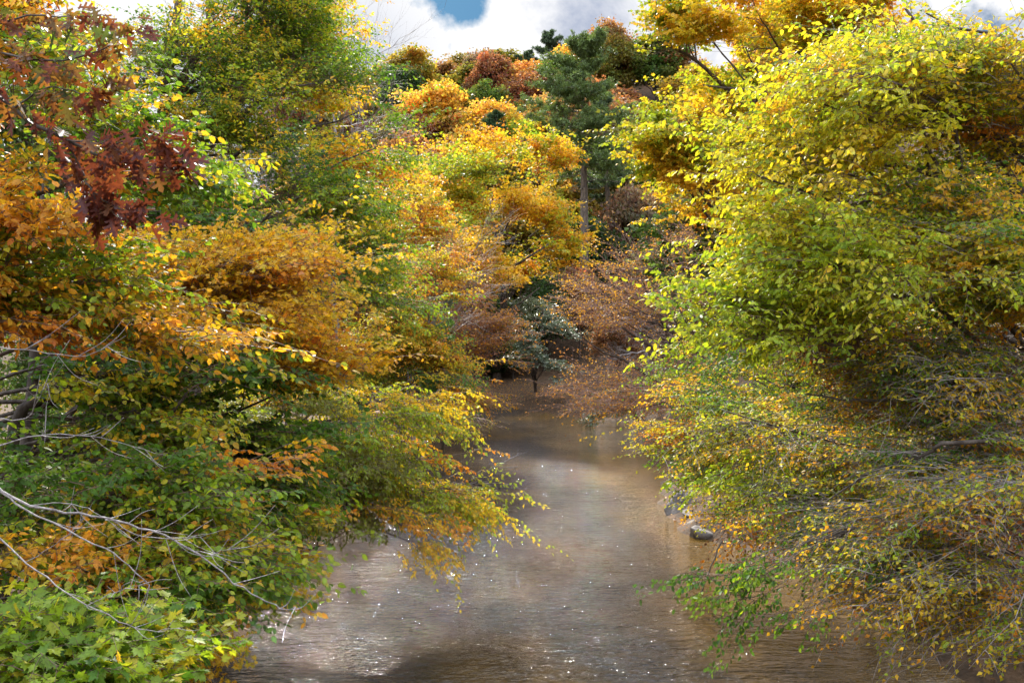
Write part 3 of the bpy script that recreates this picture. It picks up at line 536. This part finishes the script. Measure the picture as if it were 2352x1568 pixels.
# px, top py, width px, distance, colour, label
HILL = [
 (880, 160, 90, 212, 'dark green', 'dark green round crown at the left end of the skyline'),
 (948, 163, 90, 206, 'dark green', 'second dark green crown from the left on the skyline'),
 (1022, 143, 95, 200, 'russet brown', 'russet brown crown on the skyline right of the dark green crowns'),
 (1100, 150, 120, 190, 'olive', 'large olive and orange crown left of centre below the skyline'),
 (1075, 128, 90, 214, 'olive', 'olive crown peeking over the skyline beside the russet one'),
 (1160, 118, 100, 212, 'olive', 'olive gold crown on the skyline left of the dark pine'),
 (1150, 165, 95, 186, 'brown red', 'brown red crown below the orange crown on the slope'),
 (1222, 140, 112, 182, 'orange', 'bright orange crown high on the slope below the dark pine'),
 (1268, 175, 80, 178, 'brown red', 'dark red crown touching the bright orange crown'),
 (1335, 95, 70, 210, 'olive', 'thin olive crown on the skyline behind the tall pine'),
 (1420, 105, 90, 205, 'russet brown', 'rust crown on the skyline right of the tall pine'),
 (1500, 120, 100, 205, 'golden', 'golden crown on the skyline hidden behind the tall golden tree'),
 (1190, 232, 60, 168, 'orange', 'small pale orange crown in the middle of the slope'),
 (1255, 215, 100, 160, 'tan', 'pale tan and orange crown left of the tall pine'),
 (1090, 250, 110, 158, 'tan', 'sand coloured crown in the middle of the slope'),
 (1200, 262, 90, 150, 'lime', 'lime yellow crown in the middle of the slope'),
 (1030, 235, 90, 165, 'olive', 'dull olive crown below the russet one'),
 (960, 215, 90, 170, 'greyish brown', 'greyish brown crown at the left of the slope'),
 (1150, 300, 95, 140, 'yellow', 'yellow crown above the wide golden orange tree'),
 (1300, 260, 110, 150, 'olive gold', 'olive gold crown directly behind the tall pine'),
 (1400, 200, 110, 170, 'brown red', 'brown crown right behind the tall pine'),
 (1440, 300, 110, 145, 'russet brown', 'russet crown right of the tall pine trunk'),
 (1380, 330, 110, 130, 'olive', 'shaded olive tree beside the second pine trunk'),
 (1300, 380, 100, 125, 'olive gold', 'olive gold tree filling in left of the tall pine trunk'),
 (1020, 320, 100, 135, 'golden', 'golden crown behind the bare grey tree'),
 (1450, 420, 100, 115, 'greyish brown', 'grey brown tree at the foot of the slope right of the pines'),
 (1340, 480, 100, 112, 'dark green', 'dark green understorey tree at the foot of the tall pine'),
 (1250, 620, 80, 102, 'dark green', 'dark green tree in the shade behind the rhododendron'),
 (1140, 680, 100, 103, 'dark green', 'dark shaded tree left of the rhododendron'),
 (1330, 600, 70, 104, 'brown red', 'small red maple below the tall pine trunk'),
 (930, 300, 120, 130, 'russet brown', 'russet crown behind the green overhanging hornbeam'),
 (840, 220, 110, 160, 'olive', 'olive crown seen through the hornbeam branches'),
 (1560, 250, 120, 150, 'olive gold', 'olive gold crown behind the golden tree limbs'),
 (1620, 330, 120, 130, 'russet brown', 'rusty crown behind the golden tree limbs'),
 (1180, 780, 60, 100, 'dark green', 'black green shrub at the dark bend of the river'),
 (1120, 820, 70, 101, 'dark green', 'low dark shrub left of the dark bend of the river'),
]
for px, py, w, D, c, lab in HILL:
    p = P(px, py, D); place(PROT, 'hillside_tree', lab, 'tree', p[0], D, p[2], w / FP * D * 1.65, tuple(1.35 * q for q in C[c]), G_H)
FC = list(C.items())
for D in np.arange(102, 198, 11):
    for x in np.arange(-36, 42, 10.5):
        x_ = x * D / 160 + rng.uniform(-5, 5); y_ = D + rng.uniform(-6, 6); cn, cv = FC[rng.choice(12, p=[.15, .1, .22, .03, .05, .07, .03, .05, .09, .14, .02, .05])]
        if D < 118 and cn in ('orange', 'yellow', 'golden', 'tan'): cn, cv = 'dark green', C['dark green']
        if D < 125 and 1 < x_ < 15: continue
        if wdist(np.array([x_]), np.array([y_]))[0] < 1.5: continue
        place(PROT, 'hillside_tree', cn + ' crown among the many crowns filling the wooded slope', 'tree', x_, y_, gh(x_, y_) + rng.uniform(12, 17), rng.uniform(9.5, 14), tuple(1.3 * q for q in cv), G_H)
G_L = 'trees along the left bank further upstream'; G_R = 'trees along the right bank further upstream'
LB = [
 (-9, 40, 620, 150, 'golden', 'golden orange tree standing behind the birch on the left bank'),
 (-8.2, 52, 560, 120, 'orange', 'orange tree on the left bank below the bare grey tree'),
 (-7.5, 64, 560, 110, 'green', 'green and yellow tree on the left bank near the bend'),
 (-11, 70, 520, 130, 'russet brown', 'russet tree on the left bank behind the green one'),
 (-14, 48, 380, 190, 'golden', 'tall golden tree behind the hornbeam'),
 (-17, 36, 60, 330, 'green', 'tall green tree filling the upper left behind the beech'),
 (-22, 30, 250, 300, 'olive', 'olive tree far back at the left edge'),
 (-14, 24, 500, 260, 'green', 'shaded green tree behind the maple at left'),
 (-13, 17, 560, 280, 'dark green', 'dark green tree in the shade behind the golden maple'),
 (-10.5, 30, 700, 200, 'olive', 'olive tree on the left bank behind the birch'),
 (-8.5, 76, 700, 90, 'olive gold', 'small olive gold tree at the left side of the bend'),
 (-17, 58, 260, 170, 'olive', 'olive tree behind the rusty hornbeam'),
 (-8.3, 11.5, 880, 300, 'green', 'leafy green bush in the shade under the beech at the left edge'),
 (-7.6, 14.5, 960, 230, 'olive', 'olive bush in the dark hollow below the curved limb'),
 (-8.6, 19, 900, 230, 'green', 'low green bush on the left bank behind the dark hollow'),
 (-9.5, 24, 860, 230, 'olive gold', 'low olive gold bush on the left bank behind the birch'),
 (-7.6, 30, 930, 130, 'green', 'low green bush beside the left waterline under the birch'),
 (-11, 19, 780, 250, 'olive', 'mid sized olive tree on the left bank behind the maple'),
 (-20, 50, 690, 240, 'olive gold', 'broad olive gold tree well back on the left bank'),
 (-16, 35, 740, 240, 'green', 'broad green tree well back on the left bank'),
 (-27, 66, 640, 240, 'russet brown', 'broad russet tree far back on the left bank'),
 (-17, 60, 846, 190, 'green', 'low round green bush far back between the left bank trunks'),
 (-12.5, 45, 850, 200, 'olive gold', 'low round olive gold bush between the left bank trunks'),
 (-22, 72, 836, 200, 'olive', 'low olive bush farthest back between the left bank trunks'),
 (-12, 33, 850, 240, 'green', 'low green bush nearest among the left bank trunks'),
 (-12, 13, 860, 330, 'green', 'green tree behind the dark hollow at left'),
]
RB = [
 (12, 30, 560, 260, 'lime', 'lime yellow tree behind the sunlit beech'),
 (15, 34, 300, 300, 'golden', 'golden tree behind the sunlit beech at upper right'),
 (19, 26, 100, 380, 'yellow', 'tall yellow tree behind the speckled hickory'),
 (14, 22, 620, 330, 'olive gold', 'olive gold tree behind the silvery twigs'),
 (16, 17, 700, 380, 'green', 'green tree at the right edge behind the ironwoods'),
 (12, 44, 640, 160, 'olive gold', 'olive gold tree behind the hazel thicket'),
 (17, 62, 480, 150, 'golden', 'golden tree behind the twiggy cherry'),
 (13, 72, 640, 120, 'russet brown', 'russet tree on the right bank by the bend'),
 (9, 84, 690, 110, 'brown red', 'brown red tree beside the rhododendron'),
 (24, 48, 200, 300, 'yellow', 'yellow tree high on the right bank'),
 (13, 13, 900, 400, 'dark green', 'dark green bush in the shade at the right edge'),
 (10.5, 37, 800, 150, 'lime', 'small lime tree on the bank above the rocks'),
]
for lst, gname in ((LB, G_L), (RB, G_R)):
    for x, D, py, w, c, lab in lst:
        p = P(1176, py, D); place(NEARP, 'bank_tree', lab, 'tree', x, D, p[2], w / FP * D * 1.1, C[c], gname)

# ------------------------------------------------------------ pines
def pine(name, label, x, y, ztop, crown_from, rmax, n_br, seedcol, dead=12, tl=.34, r0=.38, lean=0, dens=1.0, z0=None):
    z0 = gh(x, y) - .3 if z0 is None else z0; h = ztop - z0
    root = empty(name, (x, y, z0), label, 'tree', 'pines on the slope')
    trunk = smooth_poly([(0, 0, 0), (lean * .3 + .1, 0, h * .3), (lean * .6, .1, h * .6), (lean, 0, h)], 6)
    tm = Mesh(); tubes(tm, trunk[None], (r0 * (1 - .85 * np.linspace(0, 1, len(trunk)) ** 1.2))[None], 10); tm.build('trunk', M_PINEBARK, root, False, True)
    bm, nm = Mesh(), Mesh(); zz = np.sort(rng.uniform(crown_from, 1, n_br)); tips = []
    for q in np.concatenate([rng.uniform(crown_from - .3, crown_from, dead), zz]):
        isdead = q < crown_from; s = np.interp(q, np.linspace(0, 1, len(trunk)), np.arange(len(trunk)))
        st = np.array([np.interp(q, np.linspace(0, 1, len(trunk)), trunk[:, i]) for i in range(3)])
        u = (q - crown_from) / (1 - crown_from)
        L_ = rmax * (rng.uniform(.4, .75) if isdead else (1 - .72 * u ** 1.6) * rng.uniform(.6, 1.1) * (.75 + .25 * min(1, u * 4)))
        a = rng.uniform(0, 6.28); dz = -.25 if isdead else (-.12 + .7 * u)
        end = st + L_ * np.array([math.cos(a), math.sin(a), dz * .6])
        cp = smooth_poly([st, st * .6 + end * .4 + [0, 0, -.06 * L_], end], 4, .03 * L_ * .3)
        tubes(bm, cp[None], np.linspace(.075 * (1.1 - u * .6 if not isdead else .8), .015, len(cp))[None], 5)
        for m_ in range(3 if isdead else 8):
            i = rng.integers(len(cp) // 3, len(cp)); b = cp[i]; e = b + L_ * rng.uniform(.18, .42) * nrm(nrm(end - st) * .6 + rng.normal(0, .6, 3) * [1, 1, .35] + [0, 0, .15])
            c2 = smooth_poly([b, (b + e) / 2 + rng.normal(0, .05, 3), e], 3); tubes(bm, c2[None], np.linspace(.03, .01, len(c2))[None], 3)
            if not isdead:
                for v in range(int(7 * dens)): tips.append(c2[rng.integers(2, len(c2))] + rng.normal(0, .2, 3) * [1, 1, .5])
        if not isdead:
            for v in range(int(9 * dens)): tips.append(cp[rng.integers(len(cp) // 2, len(cp))] + rng.normal(0, .18, 3) * [1, 1, .5])
    tips = np.array(tips); nb = 14; n = len(tips) * nb
    pos = np.repeat(tips, nb, 0); d = nrm(rng.normal(0, 1, (n, 3)) + [0, 0, .35])
    ton = np.repeat(rng.uniform(.55, 1.4, len(tips)), nb)[:, None] * rng.uniform(.75, 1.2, (n, 1))
    put_leaves(nm, pos, d, rng.normal(0, 1, (n, 3)), tl * rng.uniform(.7, 1.1, n), np.full(n, .2), np.array(seedcol)[None] * ton, 'kite')
    bm.build('branches', M_PINEBARK, root, False); nm.build('crown', M_NEEDLE, root)
    return root
pine('pine_tree', 'tall blue green pine with a bare straight lower trunk standing alone before the hill', P(1340, 0, 108)[0], 108, P(1350, 95, 108)[2], .53, 7.0, 95, (.13, .20, .065), r0=.55, tl=.48, dens=.85, z0=P(1340, 640, 108)[2])
pine('pine_tree', 'dark pine with leaning brown trunk just right of the tall pine', P(1405, 0, 118)[0], 118, P(1385, 200, 118)[2], .5, 3.6, 34, (.11, .17, .09), r0=.45, lean=-1.2, z0=P(1405, 640, 118)[2])
pine('pine_tree', 'round topped dark pine on top of the skyline', P(1262, 0, 200)[0], 200, P(1262, 78, 200)[2], .5, 5.2, 56, (.08, .13, .07), r0=.4, tl=.5, dead=3, z0=P(1262, 330, 200)[2])
pine('pine_tree', 'smaller dark pine left of the round topped pine on the skyline', P(1205, 0, 203)[0], 203, P(1205, 118, 203)[2], .5, 3.6, 36, (.08, .13, .07), r0=.35, tl=.5, dead=3, z0=P(1205, 330, 203)[2])
pine('pine_sapling', 'small bright green pine with soft needles among twigs on the left bank', P(1015, 0, 60)[0], 60, P(1020, 640, 60)[2], .12, 2.3, 34, (.14, .27, .06), r0=.1, tl=.24, dead=0, dens=1.2)
pine('pine_tree', 'small green pine among yellow crowns in the middle of the slope', P(1140, 0, 146)[0], 146, P(1140, 255, 146)[2], .3, 2.8, 34, (.06, .12, .05), r0=.25, tl=.4, dead=0, z0=P(1140, 430, 146)[2])

# ------------------------------------------------------------ bare trees and branches
def bare(name, label, cat, base, levels, r0, length, d0, mt, group=None, spread=.45, nb=4, up=.12, sides=4):
    root = empty(name, base, label, cat, group); ms = Mesh()
    segs = [(np.zeros(3), nrm(np.array(d0, float)), length, r0)]
    for lv in range(levels):
        nxt = []
        for st, d, L_, r in segs:
            t = np.linspace(0, 1, 7)
            bend = rng.normal(0, .12, 3); end = nrm(d + bend + [0, 0, up])
            p = st + L_ * (t[:, None] * d + (t ** 2)[:, None] * (end - d) * .5)
            p[1:] += rng.normal(0, .012 * L_, (6, 3)); tubes(ms, p[None], (r * (1 - .55 * t))[None], sides if lv < 2 else 3)
            if lv < levels - 1:
                for k in range(nb + (lv > 0)):
                    i = rng.integers(2, 7); dd = nrm(end + rng.normal(0, spread, 3)); nxt.append((p[i], dd, L_ * rng.uniform(.45, .75), r * .45 if i < 6 else r * .5))
        segs = nxt
    ms.build('branches', mt, root, False, True); return root
bare('bare_tree', 'leafless grey tree with fine twigs against the cloud at the edge of the sky gap', 'tree', B(-7.5, 42), 6, .15, 11, (.05, 0, 1), M_TWIG, spread=.42)
bare('bare_tree', 'pale grey bare tree fanning up and right in front of the wooded slope', 'tree', B(-6.4, 56), 6, .17, 9.5, (.16, 0, 1), M_TWIG, spread=.4)
bare('bare_tree', 'bare brown tree with drooping twigs left of the dark bend', 'tree', B(-6.5, 72), 6, .14, 5.2, (.35, 0, 1), M_BROWNTWIG, spread=.6, up=0)
bare('bare_tree', 'bare grey tree leaning left over the far right bank', 'tree', B(11, 66), 6, .14, 5, (-.5, 0, .8), M_TWIG, spread=.55, up=0)

bb = empty('bare_branch', P(-60, 1090, 4.2), 'leafless pale grey branch sweeping down from the left edge over green leaves', 'branch'); off = P(-60, 1090, 4.2); ms = Mesh()
BBL = [([P(-60, 1090, 4.2), P(70, 1160, 4.1), P(240, 1190, 4), P(400, 1240, 4), P(560, 1350, 4), P(640, 1395, 4), P(690, 1395, 4)], .0105, .002),
       ([P(-40, 1100, 4.2), P(60, 1170, 4.1), P(240, 1260, 4), P(330, 1330, 4), P(345, 1352, 4)], .008, .002),
       ([P(-60, 1180, 4.3), P(60, 1290, 4.2), P(200, 1390, 4.1), P(330, 1445, 4.1), P(420, 1440, 4.1)], .007, .0015),
       ([P(70, 1160, 4.1), P(150, 1155, 4.1), P(225, 1180, 4), P(280, 1220, 4)], .004, .001), ([P(240, 1190, 4), P(330, 1230, 4), P(430, 1235, 4), P(520, 1215, 4)], .004, .001),
       ([P(-60, 1040, 4.2), P(90, 1000, 4.1), P(230, 1005, 4.1), P(380, 1045, 4.1)], .006, .001), ([P(60, 1290, 4.2), P(140, 1240, 4.1), P(190, 1190, 4.1)], .003, .001),
       ([P(400, 1240, 4), P(470, 1270, 4), P(550, 1255, 4)], .003, .001), ([P(-60, 790, 4.4), P(60, 805, 4.3), P(200, 815, 4.3), P(290, 770, 4.3)], .005, .001),
       ([P(-60, 960, 4.3), P(60, 960, 4.3), P(110, 880, 4.2), P(95, 1010, 4.2)], .004, .001), ([P(200, 1390, 4.1), P(290, 1350, 4.1), P(330, 1345, 4.1)], .003, .001)]
for cp, a, b in BBL:
    q = smooth_poly(cp, 6, .003); tubes(ms, q[None] - off, np.linspace(a * .62, b * .7, len(q))[None], 5)
    for k in range(7):
        i = rng.integers(len(q) // 3, len(q) - 1); d_ = nrm(q[i + 1] - q[i]) + rng.normal(0, .5, 3); e = q[i] + d_ * rng.uniform(.06, .2)
        c2 = smooth_poly([q[i], (q[i] + e) / 2 + rng.normal(0, .01, 3), e + [0, 0, .02]], 3); tubes(ms, c2[None] - off, np.linspace(.0018, .0007, len(c2))[None], 4)
ms.build('twigs', noise_material('pale_twig', (.14, .12, .115), (.4, .36, .34), 40, bump=.5, rough=.5), bb, False, True)

# driftwood branch caught at the left waterline, dark
bare('fallen_branch', 'dark fallen branch with fine twigs lying out over the water from the left bank', 'branch', P(1010, 1120, 37), 5, .07, 2.0, (1, -.1, .12), M_BARK, spread=.45, up=-.02)
bare('fallen_branch', 'tangle of dead brown sticks at the left waterline below the dark limb', 'branch', P(640, 1280, 27), 5, .06, 1.4, (1, -.2, .25), M_BROWNTWIG, spread=.6, up=0)
bare('dangling_twig', 'bent dark twig dipping into the river above the hanging green branch', 'branch', P(1660, 1240, 12.8), 3, .012, .75, (-.45, 0, -1), M_BARK, spread=.35, up=-.1, nb=2)

# ------------------------------------------------------------ rocks
def rock(label, px, py, D, sx, sy, sz, seed):
    r2 = np.random.default_rng(seed); import bmesh
    bm = bmesh.new(); bmesh.ops.create_icosphere(bm, subdivisions=4, radius=1)
    pl = nrm(r2.normal(0, 1, (14, 3))); dd = r2.uniform(.55, .9, 14)
    for v in bm.verts:
        c = np.array(v.co); m_ = (pl @ c); k = min([1.0] + [dd[i] / m_[i] for i in range(14) if m_[i] > dd[i]])
        c = c * k + .03 * math.sin(c[0] * 9 + seed) * math.sin(c[1] * 8) * c
        v.co = (c[0] * sx, c[1] * sy, c[2] * sz)
    me = bpy.data.meshes.new('rock'); bm.to_mesh(me); bm.free(); me.materials.append(M_ROCK)
    o = bpy.data.objects.new('rock', me); COL.objects.link(o); p = P(px, py, D); o.location = tuple(p); o.rotation_euler = (.15, -.2, seed)
    tag(o, label, 'rock', 'grey rocks at the right waterline')
rock('largest pale grey rock at the right waterline beneath the thicket', 1585, 1160, 34.5, 1.1, .9, .62, 1)
rock('flat grey rock in front of the largest one at the waterline', 1620, 1190, 33, .95, .7, .36, 2)
rock('small rock nearest the camera in the river by the right bank', 1620, 1228, 30.6, .65, .5, .3, 3)
rock('dark rock half hidden by rusty twigs right of the others', 1680, 1215, 31, .9, .7, .45, 4)

n = 90000; lx = rng.uniform(-16, 20, n); ly = rng.uniform(8, 100, n); k = (wdist(lx, ly) > .1) & (wdist(lx, ly) < 6); lx, ly = lx[k], ly[k]; n = len(lx)
lm_ = Mesh(); put_leaves(lm_, np.stack([lx, ly, ground_h(lx, ly) + .03], -1), rng.normal(0, 1, (n, 3)) * [1, 1, .2], rng.normal(0, .3, (n, 3)) + [0, 0, 1], rng.uniform(.07, .15, n), np.full(n, .6), ramp(R_BROWN, rng.uniform(0, 1, n)), 'kite')
tag(lm_.build('leaf_litter', M_LEAF), 'fallen brown and orange leaves lying on both river banks', 'leaves', kind='stuff')
for k_, (px, py, D, q_) in enumerate([(1598, 1205, 32, .3), (1640, 1205, 32.4, .34), (1662, 1222, 31.2, .28), (1570, 1172, 34.8, .3), (1640, 1165, 34.6, .5), (1600, 1150, 36, .45), (1690, 1240, 29.8, .35)]):
    rock('small angular stone among the larger grey rocks at the right waterline', px, py, D, q_ * 1.2, q_, q_ * .6, k_ + 11)
# ------------------------------------------------------------ sky
W = bpy.data.worlds.new('World'); S.world = W; W.use_nodes = True
nt = W.node_tree; N, L = nt.nodes, nt.links; N.clear()
SUN_EL, SUN_AZ = math.radians(36), math.radians(-11)   # azimuth from +Y towards +X
out = N.new('ShaderNodeOutputWorld'); bg = N.new('ShaderNodeBackground'); bg.inputs[1].default_value = .15
sky = N.new('ShaderNodeTexSky'); sky.sky_type = 'NISHITA'; sky.sun_disc = False; sky.sun_elevation = SUN_EL; sky.sun_rotation = SUN_AZ
tc = N.new('ShaderNodeTexCoord')
def vnoise(scale, det, rough=.55, off=(0, 0, 0), dist=0.0, sc=(1, 1, 1)):
    mp = N.new('ShaderNodeMapping'); mp.inputs['Location'].default_value = off; mp.inputs['Scale'].default_value = sc; L.new(tc.outputs['Generated'], mp.inputs[0])
    n = N.new('ShaderNodeTexNoise'); n.inputs['Scale'].default_value = scale; n.inputs['Detail'].default_value = det; n.inputs['Roughness'].default_value = rough; n.inputs['Distortion'].default_value = dist
    L.new(mp.outputs[0], n.inputs['Vector']); return n.outputs[0]
def math_(op, a, b=None, c=None, clamp=False):
    m = N.new('ShaderNodeMath'); m.operation = op; m.use_clamp = clamp
    for i, q in enumerate((a, b, c)):
        if q is None: continue
        if isinstance(q, (int, float)): m.inputs[i].default_value = q
        else: L.new(q, m.inputs[i])
    return m.outputs[0]
def blob(px, py, sharp):
    d = nrm(P(px, py, 1.0) - np.array([0, 0, HC])); dp = N.new('ShaderNodeVectorMath'); dp.operation = 'DOT_PRODUCT'
    L.new(tc.outputs['Generated'], dp.inputs[0]); dp.inputs[1].default_value = tuple(d)
    return math_('POWER', math_('MAXIMUM', dp.outputs['Value'], 0.0), sharp)
base = vnoise(2.2, 9, .6, (.3, .1, .7))
fwd = blob(1176, 300, 3)
cov = math_('ADD', math_('ADD', base, math_('MULTIPLY', fwd, .2)), .02)
cov = math_('SUBTRACT', cov, math_('ADD', math_('MULTIPLY', blob(1010, -40, 900), .34), math_('MULTIPLY', blob(1085, -20, 1500), .25)))
shade = vnoise(6, 9, .6, (2, 5, 1), .3)
cov = math_('ADD', cov, math_('MULTIPLY', math_('SUBTRACT', vnoise(13, 6, .6, (4, 1, 8)), .5), .9))
cov = math_('MULTIPLY', math_('SUBTRACT', cov, .37), 7, clamp=True)
lavender = blob(790, 180, 420)
mrk = math_('MULTIPLY', math_('SUBTRACT', shade, .31), 6, clamp=True)
mrk = math_('SUBTRACT', mrk, math_('MULTIPLY', lavender, .9), clamp=True)
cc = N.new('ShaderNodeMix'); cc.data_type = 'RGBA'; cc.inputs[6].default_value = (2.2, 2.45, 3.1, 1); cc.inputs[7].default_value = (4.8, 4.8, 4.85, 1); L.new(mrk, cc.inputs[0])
filled_clouds = N.new('ShaderNodeMix'); filled_clouds.data_type = 'RGBA'; filled_clouds.blend_type = 'MULTIPLY'; filled_clouds.inputs[0].default_value = 1
L.new(cc.outputs[2], filled_clouds.inputs[6]); sxyz = N.new('ShaderNodeSeparateXYZ'); L.new(tc.outputs['Generated'], sxyz.inputs[0])
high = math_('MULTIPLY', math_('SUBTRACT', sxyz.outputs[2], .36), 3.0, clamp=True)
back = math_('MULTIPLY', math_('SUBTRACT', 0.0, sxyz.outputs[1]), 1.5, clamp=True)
cloud_fill = math_('ADD', math_('ADD', math_('MULTIPLY', high, 1.5), math_('MULTIPLY', back, .7)), .74)  # unseen clouds overhead and behind the camera brightened as fill to lift shadows
cb = N.new('ShaderNodeCombineColor'); [L.new(math_('MULTIPLY', cloud_fill, math_('ADD', math_('MULTIPLY', high, q_), 1.0)), cb.inputs[i]) for i, q_ in enumerate((-.12, -.03, .16))]; L.new(cb.outputs[0], filled_clouds.inputs[7])
deep = N.new('ShaderNodeMix'); deep.data_type = 'RGBA'; deep.blend_type = 'MULTIPLY'; deep.inputs[0].default_value = 1; deep.inputs[7].default_value = (.05, .115, .175, 1); L.new(sky.outputs[0], deep.inputs[6])
mx = N.new('ShaderNodeMix'); mx.data_type = 'RGBA'; L.new(cov, mx.inputs[0]); L.new(deep.outputs[2], mx.inputs[6]); L.new(filled_clouds.outputs[2], mx.inputs[7])
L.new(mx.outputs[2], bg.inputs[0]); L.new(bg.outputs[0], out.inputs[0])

sun = bpy.data.lights.new('sun', 'SUN'); sun.energy = 4.2; sun.angle = math.radians(.5); sun.color = (1, .94, .84)
so = bpy.data.objects.new('sun', sun); COL.objects.link(so)
from mathutils import Vector
sd = Vector((math.sin(SUN_AZ) * math.cos(SUN_EL), math.cos(SUN_AZ) * math.cos(SUN_EL), math.sin(SUN_EL)))
so.rotation_euler = sd.to_track_quat('Z', 'Y').to_euler(); so.location = tuple(sd * 100)

cam = bpy.data.cameras.new('camera'); cam.lens = 35; cam.sensor_width = 36; cam.clip_end = 3000; cam.clip_start = .1
co = bpy.data.objects.new('camera', cam); COL.objects.link(co); co.location = (0, 0, HC); co.rotation_euler = (math.radians(90), 0, 0)
S.camera = co
S.view_settings.view_transform = 'Standard'; S.view_settings.look = 'None'; S.view_settings.exposure = 1.0
S.cycles.max_bounces = 6; S.cycles.diffuse_bounces = 3; S.cycles.glossy_bounces = 2; S.cycles.transmission_bounces = 4; S.view_settings.gamma = 1
S.render.resolution_x = 1024; S.render.resolution_y = 682
print('TRIS', sum(len(o.data.polygons) for o in bpy.data.objects if o.type == 'MESH'))
